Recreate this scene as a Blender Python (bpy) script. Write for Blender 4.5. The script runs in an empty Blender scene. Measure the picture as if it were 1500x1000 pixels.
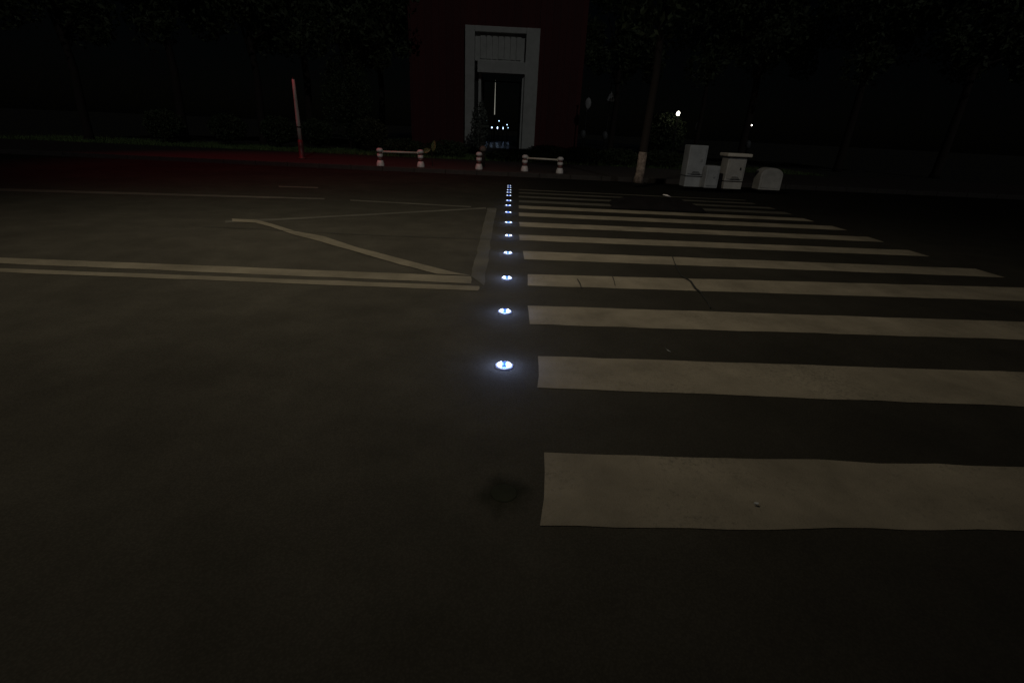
import bpy, bmesh, math, random
from mathutils import Vector, Matrix, noise
R = math.radians
random.seed(7)
S = bpy.context.scene
COL = S.collection

# ---------------------------------------------------------------- camera
EYE = 1.38
PITCH, ROLL, YAW, F = 23.2, 2.7, -1.3, 722.0
cam_d = bpy.data.cameras.new('camera'); cam = bpy.data.objects.new('camera', cam_d); COL.objects.link(cam)
cam_d.sensor_width = 36; cam_d.lens = F / 1500 * 36; cam_d.clip_start = .05; cam_d.clip_end = 1500
ROT = Matrix.Rotation(R(YAW), 4, 'Z') @ Matrix.Rotation(R(90 - PITCH), 4, 'X') @ Matrix.Rotation(R(ROLL), 4, 'Z')
cam.matrix_world = Matrix.Translation((0, 0, EYE)) @ ROT
S.camera = cam

def ray(px, py):
    return (ROT.to_3x3() @ Vector(((px - 750) / F, (500 - py) / F, -1))).normalized()
def at(px, py, z=0.0):                     # point of the level z seen at a photo pixel
    d = ray(px, py); t = (z - EYE) / d.z
    return Vector((0, 0, EYE)) + d * t
def atY(px, py, Y):                        # point of the upright plane y = Y
    d = ray(px, py); t = Y / d.y
    return Vector((0, 0, EYE)) + d * t

# ---------------------------------------------------------------- world, fill light, lamps
FILL_HEADING = -14                                  # heading of the added fill light, degrees from the road axis
SUN_EL, SUN_AZ = R(30), R(180 + FILL_HEADING)             # faint light from behind the viewer
w = bpy.data.worlds.new('World'); S.world = w; w.use_nodes = True
nt = w.node_tree; bg = nt.nodes['Background']
sky = nt.nodes.new('ShaderNodeTexSky'); sky.sky_type = 'NISHITA'; sky.sun_disc = False
sky.sun_elevation = SUN_EL; sky.sun_rotation = SUN_AZ
nt.links.new(sky.outputs[0], bg.inputs[0]); bg.inputs[1].default_value = 0.00012

def light(name, kind, loc, energy, color, target=None, **kw):
    d = bpy.data.lights.new(name, kind); d.energy = energy; d.color = color
    for k, v in kw.items(): setattr(d, k, v)
    o = bpy.data.objects.new(name, d); COL.objects.link(o); o.location = loc
    if target is not None:
        o.rotation_euler = (Vector(target) - Vector(loc)).to_track_quat('-Z', 'Y').to_euler()
    return o
light('fill_sun', 'SUN', (-4, -12, 20), 0.12, (.97, 1.0, .96),  # added fill sun, brightens the portal, cabinets and bollards
      Vector((-4, -12, 20)) + Vector((math.sin(R(FILL_HEADING)), math.cos(R(FILL_HEADING)), -math.tan(SUN_EL))) , angle=R(.5))
S.view_settings.view_transform = 'Standard'; S.view_settings.look = 'None'
S.view_settings.exposure = 0; S.view_settings.gamma = 1

# ---------------------------------------------------------------- helpers
def tag(o, label=None, cat=None, group=None, kind=None):
    if label: o['label'] = label
    if cat: o['category'] = cat
    if group: o['group'] = group
    if kind: o['kind'] = kind
    return o
def empty(name, loc=(0, 0, 0), rz=0):
    o = bpy.data.objects.new(name, None); COL.objects.link(o); o.location = loc; o.rotation_euler.z = rz
    o.empty_display_size = .2
    return o
def link(name, me, m, parent=None):
    o = bpy.data.objects.new(name, me); COL.objects.link(o); me.materials.append(m)
    if parent: o.parent = parent
    return o
class MB:
    def __init__(s): s.bm = bmesh.new()
    def box(s, x0, x1, y0, y1, z0, z1, bev=0):
        r = bmesh.ops.create_cube(s.bm, size=1)
        vs = r['verts']
        for v in vs:
            v.co = Vector(((x0 + x1) / 2 + v.co.x * (x1 - x0), (y0 + y1) / 2 + v.co.y * (y1 - y0), (z0 + z1) / 2 + v.co.z * (z1 - z0)))
        if bev:
            es = {e for v in vs for e in v.link_edges}
            bmesh.ops.bevel(s.bm, geom=list(es), offset=bev, segments=2, affect='EDGES', profile=.5)
        return s
    def tube(s, pts, rad, n=10, cap=True):
        pts = [Vector(p) for p in pts]
        if not hasattr(rad, '__len__'): rad = [rad] * len(pts)
        rings = []
        for i, p in enumerate(pts):
            t = (pts[min(i + 1, len(pts) - 1)] - pts[max(i - 1, 0)]).normalized()
            a = t.orthogonal().normalized() if abs(t.z) < .9 else Vector((1, 0, 0))
            a = (a - t * a.dot(t)).normalized(); b = t.cross(a)
            rings.append([s.bm.verts.new(p + (a * math.cos(k * 2 * math.pi / n) + b * math.sin(k * 2 * math.pi / n)) * rad[i]) for k in range(n)])
        for q, r_ in zip(rings, rings[1:]):
            for k in range(n): s.bm.faces.new((q[k], q[(k + 1) % n], r_[(k + 1) % n], r_[k]))
        if cap:
            s.bm.faces.new(rings[0][::-1]); s.bm.faces.new(rings[-1])
        return s
    def lathe(s, prof, c=(0, 0, 0), n=24, cap=True):
        rings = [[s.bm.verts.new((c[0] + r * math.cos(k * 2 * math.pi / n), c[1] + r * math.sin(k * 2 * math.pi / n), c[2] + z)) for k in range(n)] for r, z in prof]
        for q, r_ in zip(rings, rings[1:]):
            for k in range(n): s.bm.faces.new((q[k], q[(k + 1) % n], r_[(k + 1) % n], r_[k]))
        if cap:
            s.bm.faces.new(rings[0][::-1]); s.bm.faces.new(rings[-1])
        return s
    def poly(s, pts, h=0):
        vs = [s.bm.verts.new(p) for p in pts]; f = s.bm.faces.new(vs)
        if h:
            r = bmesh.ops.extrude_face_region(s.bm, geom=[f])
            for v in r['geom']:
                if isinstance(v, bmesh.types.BMVert): v.co += Vector(h) if hasattr(h, '__len__') else Vector((0, 0, h))
        return s
    def sphere(s, c, r, sc=(1, 1, 1), u=14, v=9):
        q = bmesh.ops.create_uvsphere(s.bm, u_segments=u, v_segments=v, radius=r)
        for x in q['verts']: x.co = Vector(c) + Vector((x.co.x * sc[0], x.co.y * sc[1], x.co.z * sc[2]))
        return s
    def build(s, name, m, parent=None, smooth=False):
        bmesh.ops.recalc_face_normals(s.bm, faces=s.bm.faces)
        me = bpy.data.meshes.new(name); s.bm.to_mesh(me); s.bm.free()
        if smooth: me.polygons.foreach_set('use_smooth', [True] * len(me.polygons))
        return link(name, me, m, parent)

# ---------------------------------------------------------------- materials
def mat(name, col, rough=.7, metal=0, var=.25, scale=6, bump=0, bscale=40, emit=None, estr=0, col2=None, detail=6, spec=.5):
    m = bpy.data.materials.new(name); m.use_nodes = True; t = m.node_tree; p = t.nodes['Principled BSDF']
    p.inputs['Roughness'].default_value = rough; p.inputs['Metallic'].default_value = metal
    p.inputs['Specular IOR Level'].default_value = spec
    tc = t.nodes.new('ShaderNodeTexCoord'); n = t.nodes.new('ShaderNodeTexNoise')
    n.inputs['Scale'].default_value = scale; n.inputs['Detail'].default_value = detail; n.inputs['Roughness'].default_value = .65
    t.links.new(tc.outputs['Object'], n.inputs['Vector'])
    r = t.nodes.new('ShaderNodeValToRGB'); c = Vector(col)
    a = c * (1 - var); b = Vector(col2) if col2 else c * (1 + var)
    r.color_ramp.elements[0].color = (*a, 1); r.color_ramp.elements[1].color = (*b, 1)
    r.color_ramp.elements[0].position = .3; r.color_ramp.elements[1].position = .7
    t.links.new(n.outputs[0], r.inputs[0]); t.links.new(r.outputs[0], p.inputs['Base Color'])
    if bump:
        n2 = t.nodes.new('ShaderNodeTexNoise'); n2.inputs['Scale'].default_value = bscale; n2.inputs['Detail'].default_value = 4
        t.links.new(tc.outputs['Object'], n2.inputs['Vector'])
        bp = t.nodes.new('ShaderNodeBump'); bp.inputs['Strength'].default_value = bump; bp.inputs['Distance'].default_value = .01
        t.links.new(n2.outputs[0], bp.inputs['Height']); t.links.new(bp.outputs[0], p.inputs['Normal'])
    if emit:
        p.inputs['Emission Color'].default_value = (*emit, 1); p.inputs['Emission Strength'].default_value = estr
    return m

def asphalt_mat():
    m = mat('asphalt', (.049, .0435, .0350), .95, scale=2.2, var=.16, bump=.42, bscale=160, spec=.08)
    t = m.node_tree; p = t.nodes['Principled BSDF']; base = p.inputs['Base Color'].links[0].from_socket
    tc = [n for n in t.nodes if n.type == 'TEX_COORD'][0]
    g = t.nodes.new('ShaderNodeTexVoronoi'); g.inputs['Scale'].default_value = 110
    t.links.new(tc.outputs['Object'], g.inputs['Vector'])
    mr = t.nodes.new('ShaderNodeMapRange'); mr.inputs[1].default_value = .0; mr.inputs[2].default_value = .7
    mr.inputs[3].default_value = 1.18; mr.inputs[4].default_value = .86
    t.links.new(g.outputs['Distance'], mr.inputs[0])
    big = t.nodes.new('ShaderNodeTexNoise'); big.inputs['Scale'].default_value = .55; big.inputs['Detail'].default_value = 5
    t.links.new(tc.outputs['Object'], big.inputs['Vector'])
    mr2 = t.nodes.new('ShaderNodeMapRange'); mr2.inputs[1].default_value = .3; mr2.inputs[2].default_value = .7
    mr2.inputs[3].default_value = .82; mr2.inputs[4].default_value = 1.18
    t.links.new(big.outputs[0], mr2.inputs[0])
    mu = t.nodes.new('ShaderNodeMath'); mu.operation = 'MULTIPLY'
    t.links.new(mr.outputs[0], mu.inputs[0]); t.links.new(mr2.outputs[0], mu.inputs[1])
    sp = t.nodes.new('ShaderNodeSeparateXYZ'); t.links.new(tc.outputs['Object'], sp.inputs[0])      # light fading to the right, painted into the colour, darker over the crossing
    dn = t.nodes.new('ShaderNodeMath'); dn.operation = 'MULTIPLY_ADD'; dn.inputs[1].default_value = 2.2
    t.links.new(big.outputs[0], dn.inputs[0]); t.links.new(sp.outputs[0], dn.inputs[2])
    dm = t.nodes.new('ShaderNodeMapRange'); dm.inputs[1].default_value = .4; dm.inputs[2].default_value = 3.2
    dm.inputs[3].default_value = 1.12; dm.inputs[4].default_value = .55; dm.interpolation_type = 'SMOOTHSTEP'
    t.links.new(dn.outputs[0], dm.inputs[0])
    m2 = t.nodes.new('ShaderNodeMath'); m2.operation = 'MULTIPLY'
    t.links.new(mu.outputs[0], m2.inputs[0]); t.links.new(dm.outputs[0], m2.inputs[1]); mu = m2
    dy = t.nodes.new('ShaderNodeMath'); dy.operation = 'MULTIPLY_ADD'; dy.inputs[1].default_value = 3.0                # light falling off with distance, painted as darker colour on the far lanes
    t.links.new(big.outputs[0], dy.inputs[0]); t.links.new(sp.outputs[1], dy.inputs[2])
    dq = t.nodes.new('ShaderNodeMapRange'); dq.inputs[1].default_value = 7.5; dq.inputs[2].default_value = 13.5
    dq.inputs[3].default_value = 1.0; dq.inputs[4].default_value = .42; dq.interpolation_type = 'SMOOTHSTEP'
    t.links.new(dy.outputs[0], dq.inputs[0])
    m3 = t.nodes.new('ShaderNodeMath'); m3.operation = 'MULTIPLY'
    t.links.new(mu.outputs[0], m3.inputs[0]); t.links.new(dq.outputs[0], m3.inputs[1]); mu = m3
    mx = t.nodes.new('ShaderNodeVectorMath'); mx.operation = 'SCALE'
    t.links.new(base, mx.inputs[0]); t.links.new(mu.outputs[0], mx.inputs['Scale'])
    t.links.new(mx.outputs[0], p.inputs['Base Color'])
    return m
def paint_mat(name, col, wear=.35):
    """worn road paint: asphalt shows through where the paint has rubbed off"""
    m = mat(name, col, .7, scale=1.7, var=.3, bump=.5, bscale=140, spec=.1)
    t = m.node_tree; p = t.nodes['Principled BSDF']; base = p.inputs['Base Color'].links[0].from_socket
    tc = [n for n in t.nodes if n.type == 'TEX_COORD'][0]
    n = t.nodes.new('ShaderNodeTexNoise'); n.inputs['Scale'].default_value = 38; n.inputs['Detail'].default_value = 8; n.inputs['Roughness'].default_value = .8
    n3 = t.nodes.new('ShaderNodeTexNoise'); n3.inputs['Scale'].default_value = 1.6; n3.inputs['Detail'].default_value = 3
    t.links.new(tc.outputs['Object'], n.inputs['Vector']); t.links.new(tc.outputs['Object'], n3.inputs['Vector'])
    ad = t.nodes.new('ShaderNodeMath'); ad.operation = 'MULTIPLY_ADD'; ad.inputs[1].default_value = .55
    t.links.new(n3.outputs[0], ad.inputs[0]); t.links.new(n.outputs[0], ad.inputs[2])
    mr = t.nodes.new('ShaderNodeMapRange'); mr.inputs[1].default_value = .95 - wear * .5; mr.inputs[2].default_value = 1.15 - wear * .5
    t.links.new(ad.outputs[0], mr.inputs[0])
    mx = t.nodes.new('ShaderNodeMix'); mx.data_type = 'RGBA'; mx.inputs[7].default_value = (.07, .065, .055, 1)
    sc = t.nodes.new('ShaderNodeMath'); sc.operation = 'MULTIPLY'; sc.inputs[1].default_value = .75
    t.links.new(mr.outputs[0], sc.inputs[0]); t.links.new(sc.outputs[0], mx.inputs[0]); t.links.new(base, mx.inputs[6])
    t.links.new(mx.outputs[2], p.inputs['Base Color'])
    return m
def brick_mat(name, c1, c2, mortar, scale, rough=.8, bw=.5, rh=.25):
    m = mat(name, c1, rough); t = m.node_tree; p = t.nodes['Principled BSDF']
    b = t.nodes.new('ShaderNodeTexBrick'); b.inputs['Color1'].default_value = (*c1, 1); b.inputs['Color2'].default_value = (*c2, 1)
    b.inputs['Mortar'].default_value = (*mortar, 1); b.inputs['Scale'].default_value = scale
    b.inputs['Brick Width'].default_value = bw; b.inputs['Row Height'].default_value = rh; b.inputs['Mortar Size'].default_value = .015
    tc = t.nodes.new('ShaderNodeTexCoord')
    t.links.new(tc.outputs['Object'], b.inputs['Vector']); t.links.new(b.outputs[0], p.inputs['Base Color'])
    return m
M = dict(
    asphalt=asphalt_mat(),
    paint=paint_mat('crossing_paint', (.200, .170, .130), .24),
    paint2=paint_mat('line_paint', (.160, .137, .103), .2),
    paint3=paint_mat('faded_paint', (.082, .074, .062), .5),
    crack=mat('crack_fill', (.008, .008, .007), .9),
    kerb=mat('kerb_stone', (.035, .028, .026), .8, bump=.4),
    paving=brick_mat('red_paving', (.048, .034, .031), (.042, .03, .027), (.024, .018, .016), 3.2),
    soil=mat('soil', (.022, .02, .014), .95, scale=3, bump=.6, bscale=20),
    grass=mat('grass_blades', (.10, .15, .045), .7, scale=1.2, var=.5),
    leaf=mat('foliage', (.038, .052, .02), .7, scale=.8, var=.5),
    leaf2=mat('foliage_olive', (.055, .055, .025), .7, scale=.8, var=.5),
    bark=mat('bark', (.02, .013, .010), .9, scale=9, bump=.8),
    lime=mat('limewash', (.05, .035, .03), .85, scale=8, var=.3, bump=.5, col2=(.44, .33, .28)),
    redwall=brick_mat('red_wall', (.072, .007, .008), (.055, .006, .007), (.02, .005, .005), 1.6, bw=.6, rh=.3),
    stone=mat('portal_stone', (.47, .47, .455), .75, scale=2.5, var=.12, bump=.15),
    groove=mat('dark_groove', (.02, .02, .02), .8),
    floor=mat('polished_floor', (.03, .032, .04), .27, scale=2),
    steel=mat('painted_steel', (.62, .56, .50), .45, .0, var=.12),
    postwhite=mat('white_band', (.66, .61, .62), .5, var=.22, scale=14),
    postred=mat('red_band', (.13, .045, .045), .5, var=.3, scale=14),
    cabinet=mat('cabinet_grey', (.32, .33, .36), .55, .0, var=.22, scale=3),
    cabinet2=mat('cabinet_warm', (.40, .38, .37), .55, .0, var=.25, scale=3),
    darkmetal=mat('dark_metal', (.03, .03, .03), .4, .6),
    tarp=mat('black_tarpaulin', (.007, .0055, .006), .8, scale=4, var=.4, spec=.12),
    rim=mat('stud_rim', (.3, .3, .34), .4, .2, var=.15, scale=30, emit=(.2, .3, .8), estr=.10),
    ledw=mat('led_white', (.8, .85, .9), .3, emit=(.72, .86, 1), estr=3.6),
    ledb=mat('led_blue', (.1, .2, .6), .3, emit=(.10, .24, .95), estr=1.6),
    web=mat('stud_web', (.02, .05, .15), .3, emit=(.03, .10, .45), estr=.5),
    dead=mat('dead_stud', (.024, .025, .017), .9, spec=.1),
    cloth=mat('pale_cloth', (.30, .30, .31), .8),
    bulb=mat('warm_bulb', (1, .95, .85), .4, emit=(1, .96, .82), estr=14),
    bulbw=mat('white_bulb', (1, 1, 1), .4, emit=(.5, .68, 1), estr=3.2),
    strip=mat('strip_light', (1, 1, .9), .4, emit=(1, .95, .8), estr=.32),
    redlens=mat('red_lens', (.5, .02, .02), .3, emit=(1, .05, .03), estr=6),
    broad=mat('broad_leaf', (.30, .31, .14), .5, var=.2),
)

# ---------------------------------------------------------------- ground, road, pavement
KY = 16.6                                   # far kerb
def sheet(name, x0, x1, y0, y1, z, m, kind='structure'):
    o = MB().poly([(x0, y0, z), (x1, y0, z), (x1, y1, z), (x0, y1, z)]).build(name, m); o['kind'] = kind; return o
sheet('ground', -300, 300, -300, 500, -.02, M['soil'])
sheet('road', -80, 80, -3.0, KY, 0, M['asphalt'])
pv = MB().box(-80, 80, KY + .15, 22.4, -.015, .12).build('pavement', M['paving']); pv['kind'] = 'structure'
kb = MB()
x = -40
while x < 40:
    kb.box(x + .004, x + .996, KY, KY + .146, -.015, .135, .012); x += 1
kb = kb.build('kerb', M['kerb']); kb['kind'] = 'structure'
# lawn base beyond the pavement
lb = MB().box(-60, 60, 22.41, 29, -.015, .10).build('lawn_soil', M['soil']); lb['kind'] = 'structure'

def ragged(pts, z, n=26, amp=.006, seed=0):
    """outline of a painted shape with slightly ragged edges"""
    out = []
    for i, p in enumerate(pts):
        q = pts[(i + 1) % len(pts)]; L = (q - p).length; k = max(2, int(L * 7)); k = min(k, 60)
        nn = Vector((-(q - p).y, (q - p).x, 0)).normalized()
        for j in range(k):
            t = j / k; c = p.lerp(q, t)
            if j: c = c + nn * (noise.noise(Vector((c.x * 3, c.y * 3, seed))) * amp * 2.2 + noise.noise(Vector((c.x * 11, c.y * 11, seed + 5))) * amp)
            out.append((c.x, c.y, z))
    return out
def marking(name, px, m, label, z=.004, amp=.006, group=None, seed=0):
    o = MB().poly(ragged([at(*p) for p in px], z, amp=amp, seed=seed)).build(name, m)
    tag(o, label, None, group, 'structure'); return o
def ext(a, b, d=None, X=None):
    """extend the edge a->b in the picture until the ground distance to the right end is X metres"""
    pa, pb = at(*a), at(*b); t = (X - pa.x) / (pb.x - pa.x); return pa.lerp(pb, t)
# stripes: (top-left, bottom-left, top-right, bottom-right) read off the photograph
ST = [((797,663),(791,770),(1125,673),(1125,774)), ((788,522),(787,568),(1125,533),(1125,581)),
      ((773,448),(776,475),(1125,459.5),(1125,486)), ((773,402),(773,418.5),(1125,411.5),(1125,429.5)),
      ((766,368),(768,380),(1125,382),(1125,393.5)), ((760,344),(761,352),(1125,358.5),(1125,366.5)),
      ((760,325.5),(761,332),(1125,341),(1125,347.5)), ((760,311.7),(760,316.8),(1125,327.2),(1125,332.6)),
      ((760,301.2),(760,305.6),(1125,317.6),(1125,321.8)), ((760,293.3),(760,296.6),(1125,309.6),(1125,313)),
      ((760,286.9),(760,289.4),(1125,303.6),(1125,306)), ((760,281.6),(760,283.4),(1125,298.4),(1125,300.2)),
      ((760,277.5),(760,278.7),(1125,294.5),(1125,295.6))]
for i, (tl, bl, tr, br) in enumerate(ST):
    p = [at(*tl), at(*bl), ext(bl, br, X=6.0 + .05 * math.sin(i * 2.1)), ext(tl, tr, X=6.0 + .05 * math.sin(i * 2.1 + .3))]
    o = MB().poly(ragged(p, .003, amp=.008 if i == 0 else .006, seed=i * 7.3)).build('crossing_stripe', M['paint'] if i < 9 else M['paint3'])
    tag(o, ['nearest', 'second nearest'][i] + ' wide pale crossing stripe' if i < 2 else 'pale painted crossing stripe', None, 'zebra crossing stripes', 'structure')
# lane lines and hatching on the left (continue outward to the left of the view)
def left(a, b, X):
    pa, pb = at(*a), at(*b); t = (X - pb.x) / (pa.x - pb.x); return pb.lerp(pa, t)
def mk(pts, m, label, amp=.008, seed=1, z=.0035):
    o = MB().poly(ragged(pts, z, amp=amp, seed=seed)).build('lane_line', m); tag(o, label, None, None, 'structure'); return o
mk([left((375,392.5),(690,405),-16), left((375,402),(690,415.5),-16), at(690,415.5), at(690,405)], M['paint2'], 'upper line of the double lane line', seed=2)
mk([left((375,407),(700,419),-16), left((375,413.5),(700,426),-16), at(700,426), at(702,419.5)], M['paint2'], 'lower line of the double lane line', seed=3)
# end bar of the hatching, diagonal and thin upper line
mk([at(714,305), at(690,404.7), at(709,418.6), at(727,305)], M['paint3'], 'faded bar closing the hatched wedge', seed=4)
mk([at(340,321), at(375,322.5), at(400,329), at(432,339), at(475,347), at(525,363.5), at(600,383), at(662,399), at(689,404.2), at(640,402), at(587,388.5), at(515,367.5), at(462,352.5), at(432,345), at(400,334), at(375,327), at(340,325)], M['paint2'], 'diagonal hatching line', seed=5, z=.007, amp=.005)
mk([at(330,323.5), at(330,327), at(440,321.4), at(560,314.8), at(712,306.3), at(712,304), at(560,312.4), at(440,318.8)], M['paint3'], 'thin far edge of the hatched wedge', seed=6)
mk([left((375,287.5),(475,290.5),-14), left((375,290),(475,292.6),-14), at(475,292.6), at(475,290.6)], M['paint3'], 'far lane dash at left', seed=7)
mk([at(513,292.7), at(513,294.6), at(690,304.2), at(690,302.4)], M['paint3'], 'far lane dash beside the wedge', seed=8)
mk([at(408,272.6), at(408,274.3), at(466,276), at(466,274.6)], M['paint3'], 'farthest lane dash', seed=9)

# cracks and repairs in the asphalt
def crack(px, wd, label, z=.012):
    pts = [at(*p) for p in px]; fine = []
    for a, b in zip(pts, pts[1:]):
        k = max(2, int((b - a).length * 9))
        for j in range(k): fine.append(a.lerp(b, j / k))
    fine.append(pts[-1]); L, Rr = [], []
    for i, c in enumerate(fine):
        d = (fine[min(i + 1, len(fine) - 1)] - fine[max(i - 1, 0)]).normalized(); n = Vector((-d.y, d.x, 0))
        c = c + n * noise.noise(Vector((c.x * 4, c.y * 4, 3))) * wd * 2.2; q = wd * (.5 + .5 * abs(noise.noise(Vector((i * .5, 1, wd * 50)))))
        L.append((*(c + n * q)[:2], z)); Rr.append((*(c - n * q)[:2], z))
    bm = MB()
    for i in range(len(L) - 1): bm.poly([L[i], L[i + 1], Rr[i + 1], Rr[i]])
    tag(bm.build('road_crack', M['crack']), label, None, None, 'structure')
crack([(998,404), (1012,413), (1026,430)], .022, 'dark crack across the pale stripe')
crack([(983,376), (990,390), (998,404)], .009, 'fine crack')
crack([(1026,430), (1040,452)], .008, 'fine crack fading towards the viewer')
crack([(847,410), (851,423)], .008, 'fine crack'); crack([(896,404), (902,420)], .006, 'fine crack')
crack([(300,333), (375,336), (440,340), (520,344), (600,347), (740,352.5), (757,353)], .011, 'long dark seam across the road')

# small scraps on the crossing
s = MB().poly([at(972,509.5), at(976,513.5), at(983,517.5), at(978,515.8)][::1], 0).build('paper_scrap', M['cloth']); s.location.z = .012
tag(s, 'tiny pale scrap on the dark gap between two stripes', 'litter')
lf = MB()
c = at(1108, 737.5, .012)
lf.poly([c + Vector((.010 * math.cos(a) * (1 + .3 * math.sin(3 * a)), .006 * math.sin(a), 0)) for a in [k * math.pi / 5 for k in range(10)]], .004)
tag(lf.build('pebble', M['cloth']), 'tiny pale fleck on the nearest stripe', 'pebble')

# ---------------------------------------------------------------- lit road studs
def half_disc(r, x0, sx, n=14):
    a0 = math.acos(x0 / r); pts = []
    for k in range(n + 1):
        a = -a0 + 2 * a0 * k / n; pts.append((sx * r * math.cos(a), r * math.sin(a)))
    return pts
def make_stud(gap=.016):
    r = empty('road_stud')
    MB().lathe([(.072, .0), (.068, .010), (.060, .013), (.056, .012)], n=36).build('housing', M['rim'], r)
    MB().lathe([(.0555, .0122), (.052, .015), (.03, .0165)], n=32).build('blue_lens', M['ledb'], r)
    for sx in (1, -1):
        o = half_disc(.0545, gap, sx); i = half_disc(.047, gap + .004, sx)
        bm = bmesh.new(); A = [bm.verts.new((x, y, .013)) for x, y in o]; B = [bm.verts.new((x, y, .019)) for x, y in i]
        C_ = [bm.verts.new((x * .9 + sx * .002, y * .86, .021)) for x, y in i]
        n = len(A)
        for P, Q in ((A, B), (B, C_)):
            for k in range(n): bm.faces.new((P[k], P[(k + 1) % n], Q[(k + 1) % n], Q[k]))
        bm.faces.new(C_); mb = MB(); mb.bm.free(); mb.bm = bm
        mb.build('led_panel', M['ledw'], r)
    MB().box(-.0045, .0045, -.03, .03, .0165, .024).box(-.02, .02, .030, .036, .0165, .021).box(-.02, .02, -.036, -.030, .0165, .021).build('lens_web', M['web'], r)
    return r
def copy_tree(o, parent=None):
    c = o.copy(); COL.objects.link(c)
    if parent: c.parent = parent
    for ch in [k for k in KIDS.get(o.name, [])]: copy_tree(ch, c)
    return c
KIDS = {}
def remember(o):
    KIDS[o.name] = list(o.children)
    for ch in o.children: remember(ch)
bpy.context.view_layer.update()
ORD = ['nearest', 'second nearest', 'third nearest', 'fourth nearest', 'fifth nearest', 'sixth nearest', 'seventh nearest', 'eighth nearest',
       'ninth nearest', 'tenth nearest', 'fourth farthest', 'third farthest', 'second farthest', 'farthest']
SP = [(738.5,536.8), (739.5,457.6), (742.3,408.5), (744,371.7), (745,346.2), (744.7,326.5), (744.5,311.6), (744.4,301.4), (745.3,294.2),
      (745.3,286.8), (745.4,282.2), (745.7,278.6), (746,274.9), (746,272.1)]
stud = make_stud(); stud_wide = make_stud(.025)
bpy.context.view_layer.update(); remember(stud); remember(stud_wide)
SIZE = [.112, .112]
for i, p in enumerate(SP):
    o = stud if i == 0 else stud_wide if i == 5 else copy_tree(stud if i < 5 else stud_wide)
    if i < 9:
        gl = light('stud_glow', 'POINT', (0, 0, .085), max(.25, 1.7 - .2 * i), (.36, .5, 1), shadow_soft_size=.03); gl.parent = o
    q = at(*p); o.location = (q.x, q.y, 0); o.scale = (.84, .86, 1)
    if i > 4: o.scale = (.95, .85 - .05 * (i - 4), .85 - .06 * (i - 4))
    tag(o, ORD[i] + ' lit blue-white round road stud in the row beside the crossing', 'road stud', 'lit road studs in a row')
d = at(738, 722)
r = empty('road_stud', (d.x, d.y, 0))
MB().lathe([(.056, .0), (.052, .003), (.046, .0035), (.044, .003)], n=36).build('housing', M['dead'], r)
MB().lathe([(.043, .0031), (.03, .0036)], n=24).build('lens', M['dead'], r)
tag(r, 'unlit dark road stud set nearest the viewer before the lit row', 'road stud', 'road studs')
# dirty ring round the dead stud
sm = mat('oil_stain', (.022, .023, .015), .9, spec=.1); t = sm.node_tree; p = t.nodes['Principled BSDF']
tc = t.nodes.new('ShaderNodeTexCoord'); gr = t.nodes.new('ShaderNodeVectorMath'); gr.operation = 'LENGTH'; nn = t.nodes.new('ShaderNodeTexNoise'); nn.inputs['Scale'].default_value = 9
t.links.new(tc.outputs['Object'], gr.inputs[0]); t.links.new(tc.outputs['Object'], nn.inputs['Vector'])
am = t.nodes.new('ShaderNodeMath'); am.operation = 'MULTIPLY_ADD'; am.inputs[1].default_value = .18; t.links.new(nn.outputs[0], am.inputs[0]); t.links.new(gr.outputs['Value'], am.inputs[2])
ar = t.nodes.new('ShaderNodeMapRange'); ar.inputs[1].default_value = .08; ar.inputs[2].default_value = .24; ar.inputs[3].default_value = .75; ar.inputs[4].default_value = 0; ar.interpolation_type = 'SMOOTHSTEP'
t.links.new(am.outputs[0], ar.inputs[0]); t.links.new(ar.outputs[0], p.inputs['Alpha'])
o = MB().poly([(.24 * math.cos(a), .22 * math.sin(a), 0) for a in [k * math.pi / 20 for k in range(40)]]).build('oil_stain', sm); o.location = (d.x, d.y, .002)
tag(o, 'dark stain on the asphalt', None, None, 'structure')

# ---------------------------------------------------------------- bollards
PZ = .12
def bollard(px, py, ptop, label, group, cap_shift=0):
    b = at(px, py, PZ); h = atY(px, ptop, b.y).z - PZ
    r = empty('bollard', (b.x, b.y, PZ)); k = h
    W = M['postwhite']
    MB().lathe([(.125, 0), (.125, .05 * k), (.115, .18 * k), (.085, .33 * k)], n=20).build('base', W, r, True)
    MB().lathe([(.078, .332 * k), (.074, .488 * k)], n=20).build('band', M['postred'], r, True)
    MB().lathe([(.076, .49 * k), (.092, .55 * k), (.088, .68 * k)], n=20).build('collar', W, r, True)
    MB().lathe([(.076, .682 * k), (.074, .778 * k)], n=20).build('band', M['postred'], r, True)
    MB().lathe([(.078, .78 * k), (.105, .82 * k), (.10, .92 * k), (.065, .985 * k), (.01, k)], n=20).build('cap', W, r, True)
    tag(r, label, 'bollard', group)
    return b, h
def rail(b0, b1, h, label):
    z = PZ + h * .80; n = (b1 - b0).normalized()
    a = b0 + n * .09; b = b1 - n * .09; a.z = b.z = 0
    r = empty('handrail', ((a + b) / 2) + Vector((0, 0, z))); c = r.location
    MB().tube([a + Vector((0, 0, z)) - c, b + Vector((0, 0, z)) - c], .03, 12).build('bar', M['steel'], r, True)
    for e in (a, b):
        q = e + Vector((0, 0, z)) - c; s_ = 1 if e is b else -1
        MB().tube([q - n * .02 * s_, q + n * .02 * s_], .05, 12).build('socket', M['steel'], r, True)
    tag(r, label, 'rail', 'rails between the bollards')
G = 'red and white bollards on the far pavement'
b1, h1 = bollard(557.5, 243.5, 216.8, 'leftmost banded bollard with a plain domed cap left of the gateway', G)
b2, h2 = bollard(616.5, 245, 219.2, 'banded bollard beside the pale leaves at the right end of its rail', G)
b3, h3 = bollard(701.5, 248.5, 222.6, 'banded bollard standing alone without a rail below the gateway', G)
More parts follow.
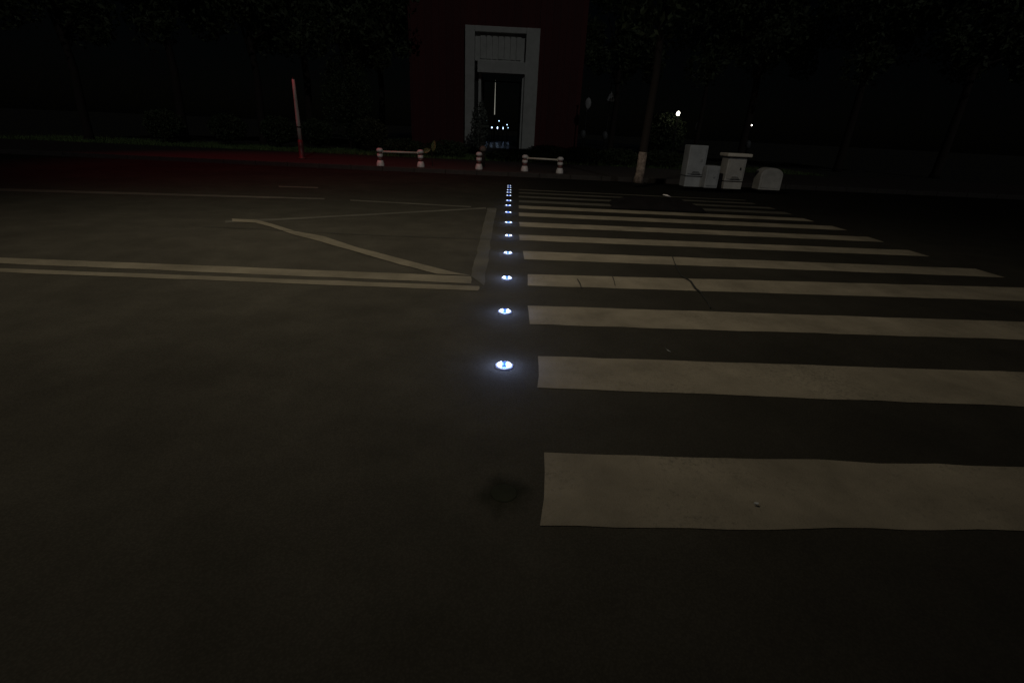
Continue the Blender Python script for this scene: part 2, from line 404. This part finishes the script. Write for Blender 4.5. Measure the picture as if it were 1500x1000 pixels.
b4, h4 = bollard(768.2, 251, 226.6, 'banded bollard at the left end of the right rail', G)
b5, h5 = bollard(819.5, 254.2, 229.8, 'rightmost banded bollard at the right end of its rail', G)
rail(b1, b2, h1, 'white rail joining the two bollards on the left'); rail(b4, b5, h4, 'white rail joining the two bollards on the right')
# brownish rounded post just behind the lone bollard
q = at(706, 246, PZ); r = empty('stone_post', (q.x, q.y + .5, PZ))
MB().lathe([(.07, 0), (.07, .50)], n=16).build('post', M['bark'], r, True)
MB().lathe([(.08, .50), (.12, .54), (.12, .63), (.06, .69), (.01, .70)], n=16).build('cap', mat('worn_stone', (.16, .13, .11), .8), r, True)
tag(r, 'small brownish round topped post just behind the lone bollard', 'post')

# plant with two broad pale leaves
q = at(627, 246, PZ) + Vector((0, 1.0, 0)); r = empty('broad_leaf_plant', (q.x, q.y, PZ))
Y = q.y
def leafshape(tip, root, wd, name='leaf'):
    a, b = Vector(root), Vector(tip); d = b - a; n = Vector((-d.z, 0, d.x)).normalized(); bm = bmesh.new(); P = []
    for i in range(9):
        t = i / 8; c = a.lerp(b, t); k = wd * math.sin(math.pi * min(1, t * .92 + .06)) ** .8
        P.append([bm.verts.new(c + n * k * s_ + Vector((0, -.05 * math.sin(math.pi * t) - .03 * abs(s_), 0))) for s_ in (-1, 0, 1)])
    for u, v in zip(P, P[1:]):
        bm.faces.new((u[0], u[1], v[1], v[0])); bm.faces.new((u[1], u[2], v[2], v[1]))
    bmesh.ops.solidify(bm, geom=bm.faces[:], thickness=.006)
    mb = MB(); mb.bm.free(); mb.bm = bm; return mb.build(name, M['broad'], r)
L0 = atY(632, 221, Y) - r.location
leafshape(atY(636.6, 205.5, Y) - r.location, atY(634.5, 222, Y) - r.location, .075)
leafshape(atY(618.5, 222.5, Y) - r.location, atY(630.5, 218.5, Y) - r.location, .075)
MB().tube([(0, .03, 0), (L0.x * .5, .03, L0.z * .6), (atY(634, 222, Y) - r.location) + Vector((0, .02, 0))], [.014, .01, .006], 8).build('stem', M['bark'], r)
MB().tube([(L0.x * .5, .03, L0.z * .6), (atY(630.5, 218.8, Y) - r.location) + Vector((0, .02, 0))], [.008, .005], 8).build('stem', M['bark'], r)
tag(r, 'small plant with two pale yellow-green leaves at the right bollard of the left rail', 'plant')

# ---------------------------------------------------------------- lamp pole at left
q = at(443, 232.5, PZ); tz = atY(425.5, 116, q.y).z
r = empty('lamp_pole', (q.x, q.y, PZ)); H = tz - PZ
MB().lathe([(.15, 0), (.15, .03), (.095, .05), (.09, .4), (.085, .62)], n=20).build('base_sleeve', M['postred'], r, True)
MB().lathe([(.070, .622), (.068, 1.2), (.056, H * .8), (.045, H)], n=20).build('pole', M['steel'], r, True)
MB().lathe([(.071, 1.0), (.074, 1.01), (.074, 1.04), (.071, 1.05)], n=20).build('clamp_band', M['darkmetal'], r, True)
MB().lathe([(.047, H + .002), (.05, H + .02), (.02, H + .05), (.005, H + .06)], n=16).build('cap', M['darkmetal'], r, True)
tag(r, 'slim glossy metal pole standing on the grass verge at left', 'pole')

# ---------------------------------------------------------------- utility cabinets
def cabinet(name, bl, br, topy, m, label, depth=.45, cap=False, plinth=0, door=True, rounded=False):
    a, b = at(*bl, PZ), at(*br, PZ); y = (a.y + b.y) / 2; wd = b.x - a.x
    cx = (a.x + b.x) / 2; h = atY((bl[0] + br[0]) / 2, topy, y).z - PZ
    r = empty(name, (cx, y + depth / 2, PZ)); hw = wd / 2; hd = depth / 2; z0 = 0
    if plinth:
        MB().box(-hw + .01, hw - .01, -hd + .01, hd - .01, 0, plinth - .02).build('plinth', m, r); z0 = plinth
    top = h - (.09 if cap else 0)
    MB().box(-hw, hw, -hd, hd, z0, top, .02).build('body', m, r)
    if cap: MB().box(-hw - .07, hw + .09, -hd - .09, hd + .05, top + .003, h, .02).build('rain_cap', M['steel'], r)
    if door:
        d_ = MB().box(-hw + .05, hw - .05, -hd - .018, -hd - .003, z0 + .06, top - .08, .006).build('door', m, r)
        MB().box(hw - .16, hw - .13, -hd - .045, -hd - .0185, z0 + (top - z0) * .48, z0 + (top - z0) * .58, .006).build('handle', M['darkmetal'] if cap else m, d_)
        for k in range(3 if plinth else 0):
            z = z0 + .05 + k * .03
            MB().box(-.12 + .02 * k, .16 - .03 * k, -hd - .024, -hd - .0185, z, z + .014).build('vent_slat', M['darkmetal'], d_)
    tag(r, label, 'utility cabinet', 'utility cabinets on the far pavement')
    return r, h, hw, hd
cabinet('utility_cabinet', (1000, 272.5), (1029, 274.5), 212.5, M['cabinet'], 'tallest grey utility cabinet, leftmost of the row beside the road', plinth=.28)
cabinet('utility_cabinet', (1029.5, 275), (1051, 276.5), 243, M['cabinet'], 'small low grey utility cabinet squeezed between the two larger ones')
cabinet('utility_cabinet', (1058, 276), (1086, 277.5), 224.5, M['cabinet2'], 'wide grey utility cabinet with an overhanging pale rain cap', cap=True, plinth=.2)
# rounded box at the right edge
a, b = at(1110, 277.5, PZ), at(1142, 279, PZ); y = a.y; hw = (b.x - a.x) / 2; h = atY(1126, 246, y).z - PZ
r = empty('utility_box', ((a.x + b.x) / 2, y + .2, PZ)); prof = [(-hw, 0), (hw, 0)]
for k in range(13):
    t = math.pi * k / 12; prof.append((hw * math.cos(t) * (1), h * .68 + h * .32 * math.sin(t)))
MB().poly([(x, -.2, z) for x, z in prof], (0, .4, 0)).build('body', M['cabinet2'], r)
MB().poly([(x * .8, -.215, .05 + z * .85) for x, z in prof], (0, .012, 0)).build('door', M['cabinet2'], r)
tag(r, 'pale arched top utility box at the right end of the cabinets', 'utility box')

# ---------------------------------------------------------------- dark tarpaulin heap on the crossing
A = [at(899, 300), at(930, 309.5), at(1012, 312.5), at(1034, 308)]
c = (at(912, 306) + at(1020, 312)) / 2; c.z = 0; c.y += .55
r = empty('tarpaulin_heap', (c.x, c.y, 0.013)); bm = bmesh.new(); nx, ny = 40, 22; V = []
Wd, Dp = .80, .55
for j in range(ny + 1):
    row = []
    for i in range(nx + 1):
        u = i / nx * 2 - 1; v = j / ny * 2 - 1
        e = max(0, 1 - abs(u) ** 3.2) * max(0, 1 - abs(v) ** 3); z = .17 * e ** .55 + .035 * e * noise.noise(Vector((u * 3, v * 3, 2))) + .015 * e * noise.noise(Vector((u * 9, v * 7, 4)))
        k = 1 + .07 * noise.noise(Vector((u * 2, v * 2, 9)))
        row.append(bm.verts.new((u * Wd * k * (1.12 - .1 * v), v * Dp * k, max(z, 0))))
    V.append(row)
for j in range(ny):
    for i in range(nx): bm.faces.new((V[j][i], V[j][i + 1], V[j + 1][i + 1], V[j + 1][i]))
mb = MB(); mb.bm.free(); mb.bm = bm; mb.build('sheet', M['tarp'], r, True)
e0, e1 = atY(971, 285.2, c.y - .35) - r.location, atY(983, 288.6, c.y - .38) - r.location
MB().tube([e0, (e0 + e1) / 2 + Vector((0, 0, .006)), e1], [.006, .015, .004], 8).build('edge_glint', mat('glint_pale', (.75, .68, .68), .5), r, True)  # bright glint on the heap's edge, put in as a pale tube
tag(r, 'low black sheeted heap lying across the far crossing stripes', 'tarpaulin')

# ---------------------------------------------------------------- gate building with portal
BY = 30.0
def X(px, py): return atY(px, py, BY).x
def Z(px, py): return atY(px, py, BY).z
pz0 = .42
xl, xr = X(681, 120), X(787.5, 120); xil, xir = X(703.5, 160), X(763, 160)
ztop = Z(735, 39); zo = Z(735, 108); zb1 = Z(735, 90.5); zpt = Z(735, 48)
g = empty('gate_building', ((xl + xr) / 2, BY, 0)); ox = (xl + xr) / 2
def gx(v): return v - ox
WL, WR, WT = gx(X(598, 100)), gx(X(856, 100)), 13.5
mb = MB(); mb.box(WL, gx(xl) + .02, .35, 5, 0, WT); mb.box(gx(xr) - .02, WR, .35, 5, 0, WT); mb.box(gx(xl) + .021, gx(xr) - .021, .40, 5, ztop - .4, WT - .01)
mb.build('wall', M['redwall'], g)
MB().box(WL - .25, WR + .25, .1, 5.3, WT + .003, WT + .35, .04).build('cornice', M['redwall'], g)
MB().box(gx(xl), gx(xil) - .35, 0, .9, pz0, ztop, .02).box(gx(xir) + .12, gx(xr), 0, .9, pz0, ztop, .02).box(gx(xil) - .345, gx(xir) + .115, 0, .9, zpt, ztop - .003, .02).build('portal_frame', M['stone'], g)
mb = MB(); mb.box(gx(xil) - .34, gx(xir) + .11, .30, .8, zb1 + .02, zpt - .001)
n = 7
for k in range(n):
    a = gx(xil) - .1 + (gx(xir) - gx(xil)) * (k + .12) / n; mb.box(a, a + .26, .24, .298, zb1 + .12, zpt - .12, .012)
mb.build('slatted_panel', M['stone'], g)
MB().box(gx(xil) - .18, gx(xir) + .13, -.14, .6, zo, zb1, .02).build('lintel', M['stone'], g)
for a, b, y in ((gx(xil) - .14, gx(xil), .35), (gx(xir), gx(xir) + .115, .15)): MB().box(a, b, y, 3, pz0, zo - .004).build('inner_jamb', M['stone'], g)
MB().box(gx(xil) - .34, gx(xil) - .145, .5, 3, pz0, zpt).build('recess', M['groove'], g)
fl = MB().box(gx(xl) - .4, gx(xr) + .4, -.9, 5, 0.1, pz0 - .003, .01).build('threshold', M['floor'], g)
# glazed door leaves, standing open against the passage sides, with their frames
mull = X(724.5, 150)
for a, b in ((gx(xil) + .02, gx(xil) + .10), (gx(xir) - .10, gx(xir) - .02)):
    f = MB().box(a, b, 2.0, 2.08, pz0, zo - .2).build('door_frame', M['darkmetal'], g)
MB().box(gx(xil) + .11, gx(xir) - .11, 2.0, 2.08, zo - .28, zo - .2).build('door_frame', M['darkmetal'], g)
tag(g, 'dark red brick gate building with a tall pale stone portal and open passage', 'building')

# things seen through the passage
sheet('courtyard', -14, 14, 35.2, 90, pz0 - .01, M['floor'])
def court_lamp(px, py, Y, size, k, m='bulbw', sz=1):
    p = atY(px, py, Y); r = empty('courtyard_lamp', (p.x, Y, pz0 - .01)); h = p.z - pz0 + .01
    MB().tube([(0, 0, 0), (0, 0, h - size)], .02, 8).build('post', M['darkmetal'], r)
    MB().sphere((0, 0, h), size, (1, 1, sz), 10, 7).build('lamp_head', M[m], r, True)
    tag(r, k, 'lamp', 'small lights seen through the gateway')
for px, py, Yc, sz, k, e in (
    (713, 177, 48, .055, 'small white light at the left jamb inside the gateway', 1),
    (706.5, 191.5, 46, .045, 'faint lowest left light inside the gateway', 1),
    (720.5, 187, 44, .075, 'bright blue-white light low left of centre in the gateway', 1.2),
    (731, 177.5, 48, .06, 'small white light right of the lit strip in the gateway', 1),
    (728.7, 187.5, 45, .07, 'blue light stretched tall in the centre of the gateway', 2),
    (737, 188, 47, .05, 'slim tall bluish light right of centre in the gateway', 3.2),
    (742.8, 183, 46, .055, 'upper of the two close lights at the right in the gateway', 1.1),
    (744.3, 187.5, 50, .05, 'lower of the two close lights at the right in the gateway', 1.2),
    (762, 121, 52, .045, 'tiny high light at the top right corner of the gateway', 1)):
    court_lamp(px, py, Yc, sz * .72, k, 'bulbw', e)
p0, p1 = atY(724.5, 168, 44), atY(725.5, 118, 44)
r = empty('light_column', (p0.x, 44, pz0 - .01))
MB().tube([(0, 0, 0), (0, 0, p0.z - pz0)], .05, 10).build('post', M['darkmetal'], r)
MB().tube([(0, 0, p0.z - pz0 + .004), (0, 0, p1.z - pz0)], [.024, .008], 10).build('light_strip', M['strip'], r)
tag(r, 'tall thin lit column standing upright inside the gateway', 'light column')

# ---------------------------------------------------------------- foliage
def leaves(n, fn, size, seed, flat=0):
    rnd = random.Random(seed); vs, fs = [], []
    for _ in range(n):
        c = fn(rnd); a = Vector((rnd.gauss(0, 1), rnd.gauss(0, 1), rnd.gauss(0, 1))).normalized(); b = a.orthogonal().normalized()
        b.rotate(Matrix.Rotation(rnd.random() * 6.28, 3, a)); s_ = size * rnd.uniform(.6, 1.3); k = len(vs); q = a.cross(b)
        vs += [c - b * s_, c + q * s_ * .45, c + b * s_, c - q * s_ * .45]; fs.append((k, k + 1, k + 2, k + 3))
    me = bpy.data.meshes.new('leaves'); me.from_pydata([tuple(v) for v in vs], [], fs); me.update(); return me
def clumps(rnd, n, rx, ry, rz, cz):
    return [(Vector((rnd.gauss(0, rx * .45), rnd.gauss(0, ry * .45), cz + rnd.uniform(-rz, rz) * .8)), rnd.uniform(.45, .9)) for _ in range(n)]
def crown_mesh(n, rx, ry, rz, cz, size, seed, nc=22, cr=1.0):
    rnd = random.Random(seed); cl = clumps(rnd, nc, rx, ry, rz, cz)
    def fn(q):
        c, r_ = cl[q.randrange(nc)]; d = Vector((q.gauss(0, 1), q.gauss(0, 1), q.gauss(0, 1))).normalized()
        return c + d * r_ * cr * q.random() ** .4
    return leaves(n, fn, size, seed + 1), cl
TREES = []
for sd in (3, 11):
    me, cl = crown_mesh(7000, 2.2, 2.0, 2.4, 6.2, .13, sd, 30, 1.15)
    TREES.append((me, cl))
def tree(x, y, label, var=0, sc=1, limewash=False, leafm='leaf', h=4.4, rad=.17, z=PZ):
    me, cl = TREES[var]
    r = empty('tree', (x, y, z)); r.scale = (sc, sc, sc)
    mb = MB(); rnd = random.Random(var + 5)
    bend = .10
    mb.tube([(0, 0, 0), (.02, 0, .25), (bend * .4, 0, 1.3), (bend, .05, 2.8), (bend * .4, 0, h), (0, 0, h + 1.6)], [rad * 1.35, rad * 1.05, rad, rad * .9, rad * .7, rad * .3], 12)
    for k in range(7):
        c, _ = cl[k * 3]; mb.tube([(bend * .5, 0, h - 1.2 + k * .25), c * .5 + Vector((0, 0, (h + 1) * .5 - .2)), c], [rad * .4, rad * .25, .02], 7)
    tr = mb.build('trunk', M['bark'], r, True)
    if limewash:
        MB().tube([(0, 0, .0), (.02, 0, .25), (bend * .28, 0, .84)], [rad * 1.38, rad * 1.08, rad * 1.045], 14).build('limewash_coat', M['lime'], tr, True)
    if me.materials: o = bpy.data.objects.new('crown', me); COL.objects.link(o); o.parent = r
    else: link('crown', me, M[leafm], r)
    tag(r, label, 'tree', 'trees on the far side of the road')
    return r
q = at(934.5, 268, PZ)
tree(q.x, q.y, 'street tree with a whitewashed lower trunk standing at the kerb right of the gateway', 0, 1.0, True, rad=.115)
def tx(px, Y): return atY(px, 200, Y).x
# dark trees behind
tree(tx(515, 27), 27, 'dark tree behind the round bushes left of the gateway', 1, .95)
tree(tx(455, 29.5), 29.5, 'dark tree directly behind the slim pole', 0, 1.15)
tree(tx(385, 28), 28, 'dark leafy tree left of the slim pole', 1, 1.1)
tree(tx(270, 26), 26, 'dark tree far out to the left, second from the end', 0, 1.1)
tree(tx(130, 24), 24, 'leftmost dark tree on the verge', 1, 1.0)
tree(tx(560, 33), 33, 'dark tree close beside the left side of the red building', 0, 1.1)
tree(tx(895, 38), 38, 'dark tree behind the two pale flags', 1, 1.2)
tree(tx(1020, 24.5), 24.5, 'dark thin trunked tree behind the tallest cabinet', 0, .95, rad=.11)
tree(tx(1090, 31), 31, 'dark tree behind the cabinet with the rain cap', 1, 1.2)
tree(tx(1240, 27), 27, 'dark tree beyond the arched utility box', 0, 1.1)
tree(tx(1390, 25), 25, 'rightmost dark tree on the verge', 1, 1.1)

def bush(name, px, pyb, Y, rw, h, label, cat='bush', n=2600, size=.07, m='leaf', seed=1, stemh=.1):
    p = atY(px, pyb, Y); z0 = .10
    r = empty(name, (p.x, Y, z0)); rnd = random.Random(seed)
    def fn(q):
        d = Vector((q.gauss(0, 1), q.gauss(0, 1), q.gauss(0, 1))).normalized(); k = q.random() ** .33
        k *= 1 + .13 * noise.noise(d * 3 + Vector((seed, 0, 0)))
        return Vector((d.x * rw * k, d.y * rw * k * .9, stemh + h / 2 + d.z * h / 2 * k))
    link('foliage', leaves(n, fn, size, seed), M[m], r)
    MB().tube([(0, 0, 0), (.02, 0, stemh + h * .5)], [.05, .02], 7).build('stem', M['bark'], r)
    tag(r, label, cat, 'bushes behind the verge'); return r
bush('bush', 545, 225, 25, .78, 1.25, 'round clipped bush just left of the left rail', m='leaf2', seed=2, stemh=.25)
bush('bush', 467, 225, 25.5, .75, 1.15, 'round bush just right of the slim pole', seed=3, stemh=.2)
bush('bush', 412, 225, 25, .8, 1.2, 'round bush just left of the slim pole', seed=4, stemh=.2)
bush('bush', 515, 225, 26.2, 1.2, 3.9, 'tall dark shrub rising between two round bushes at left', seed=5, n=4200, stemh=.4)
bush('bush', 340, 225, 25, .85, 1.2, 'round bush farther left on the lawn', seed=6, stemh=.2)
bush('bush', 968, 225, 28.2, 1.1, 2.2, 'dark bushy shrub faintly lit by the bright lamp globe', seed=12, n=3800, stemh=.3, size=.09)
bush('bush', 250, 225, 24.5, .85, 1.25, 'round bush at far left, beyond the lawn bushes', seed=7, stemh=.2)
M['pale_leaf'] = mat('pale_foliage', (.11, .12, .10), .8, var=.4)
bush('bush', 702, 222, 27.6, .45, 2.3, 'greyish shrub overlapping the foot of the portal left jamb', seed=8, n=1300, m='pale_leaf', stemh=.2)
for k, (px, lab) in enumerate(((590, 'low hedge clump behind the left rail'), (655, 'low hedge clump left of the portal'), (745, 'low hedge clump before the gateway opening'),
                               (800, 'low hedge clump behind the right rail'), (850, 'low hedge clump right of the right rail'), (905, 'low hedge clump left of the whitewashed tree'), (970, 'low hedge clump left of the tallest cabinet'))):
    bush('hedge_clump', px, 232, 23.8, 1.05, .72 if px != 745 else .45, lab, 'hedge', n=2200, size=.06, seed=20 + k, stemh=0)
# grass
gv, gf = [], []; rnd = random.Random(9)
for _ in range(26000):
    x = rnd.uniform(-22, 14); y = rnd.uniform(22.45, 26.5)
    if x > -1.5 and rnd.random() < .6: continue
    hgt = rnd.uniform(.06, .17); a = rnd.random() * 6.28; k = len(gv); wd = .012
    gv += [(x - wd * math.cos(a), y - wd * math.sin(a), .098), (x + wd * math.cos(a), y + wd * math.sin(a), .098), (x + rnd.gauss(0, .04), y + rnd.gauss(0, .04), .098 + hgt)]
    gf.append((k, k + 1, k + 2))
me = bpy.data.meshes.new('grass'); me.from_pydata(gv, [], gf); me.update()
tag(link('grass', me, M['grass']), 'short dim green grass on the verge behind the far pavement', 'grass', None, 'stuff')

# ---------------------------------------------------------------- pale furled flags, white globe posts, lamps at right
def flag(px, y0, y1, Y, label, wide):
    a, b = atY(px, y1, Y), atY(px, y0, Y); r = empty('flagpole', (a.x, Y, .0))
    MB().tube([(0, 0, 0), (0, 0, b.z + .35)], [.05, .03], 10).build('pole', M['darkmetal'], r)
    hh = b.z - a.z; prof = []
    bm = bmesh.new(); rows = []
    for i in range(13):
        t = i / 12; z = b.z - hh * t; wv = wide * (math.sin(math.pi * t) ** .6 if wide < .2 else t ** .9 * (1 if t < .95 else .7)) + .02
        rows.append([bm.verts.new((.04 + wv * math.cos(u) * (1 + .2 * math.sin(4 * u + t * 2)), wv * .5 * math.sin(u), z)) for u in [k * math.pi / 5 for k in range(10)]])
    for p, q in zip(rows, rows[1:]):
        for k in range(10): bm.faces.new((p[k], p[(k + 1) % 10], q[(k + 1) % 10], q[k]))
    mb = MB(); mb.bm.free(); mb.bm = bm; mb.build('furled_flag', M['cloth'], r, True)
    MB().sphere((0, 0, b.z + .4), .06).build('finial', M['darkmetal'], r, True)
    tag(r, label, 'flag', 'pale furled flags right of the building')
flag(859.5, 142.5, 160.5, 29, 'rounded pale furled flag nearest the red building', .13)
flag(893, 134, 149, 29, 'triangular pale furled flag further from the red building', .2)
for px, py, lab in ((854, 197, 'dim pale globe under the rounded flag'), (886, 199, 'dim pale globe under the triangular flag'), (1023, 185, 'dim pale globe above the tallest cabinet'), (1096, 212, 'dim pale globe above the rain capped cabinet')):
    p = atY(px, py, 28.5); r = empty('garden_lamp', (p.x, 28.5, 0))
    MB().tube([(0, 0, 0), (0, 0, p.z - .14)], .03, 8).build('post', M['darkmetal'], r)
    MB().sphere((0, 0, p.z), .15, (1, 1, 1.5)).build('globe', mat('dusty_globe', (.09, .09, .10), .6), r, True)
    tag(r, lab, 'garden lamp', 'unlit garden lamps')
def lit_lamp(px, py, Y, size, label, energy, sz=(1, 1, 1.35)):
    p = atY(px, py, Y); r = empty('garden_light', (p.x, Y, 0))
    MB().tube([(0, 0, 0), (0, 0, p.z - size * 1.2)], [.05, .035], 10).build('post', M['darkmetal'], r)
    MB().lathe([(size * .5, -size * 1.55), (size * .9, -size * 1.4), (size * .5, -size * 1.3)], (0, 0, p.z), 12).build('collar', M['darkmetal'], r)
    MB().sphere((0, 0, p.z), size, sz).build('globe', M['bulb'], r, True)
    tag(r, label, 'lamp', 'lit garden lights')
    if energy: light('garden_light_glow', 'POINT', (p.x - .1, Y - .35, p.z - .1), energy, (1, .95, .75), shadow_soft_size=.1)
lit_lamp(993.5, 166.5, 27, .075, 'bright warm white lamp globe glowing among the dark trees at right', 1.6)
lit_lamp(1101, 184, 33, .024, 'tiny white lamp point beyond the rain capped cabinet', 0, (.8, .8, 2.6))

# ---------------------------------------------------------------- lamps that light the road
light('street_lamp_light', 'SPOT', (-3.0, 4.8, 9.0), 1420, (1.0, .915, .70), (-1.0, 7.7, 0), spot_size=R(103), spot_blend=1, shadow_soft_size=.25)
light('red_glow_light', 'SPOT', (-15, 13, 26.0), 3900, (1.0, .04, .08), (-7.0, 16.0, 0), spot_size=R(33), spot_blend=1, shadow_soft_size=.15)  # added unseen red source, set high so upright faces redden less

S.cycles.use_denoising = True
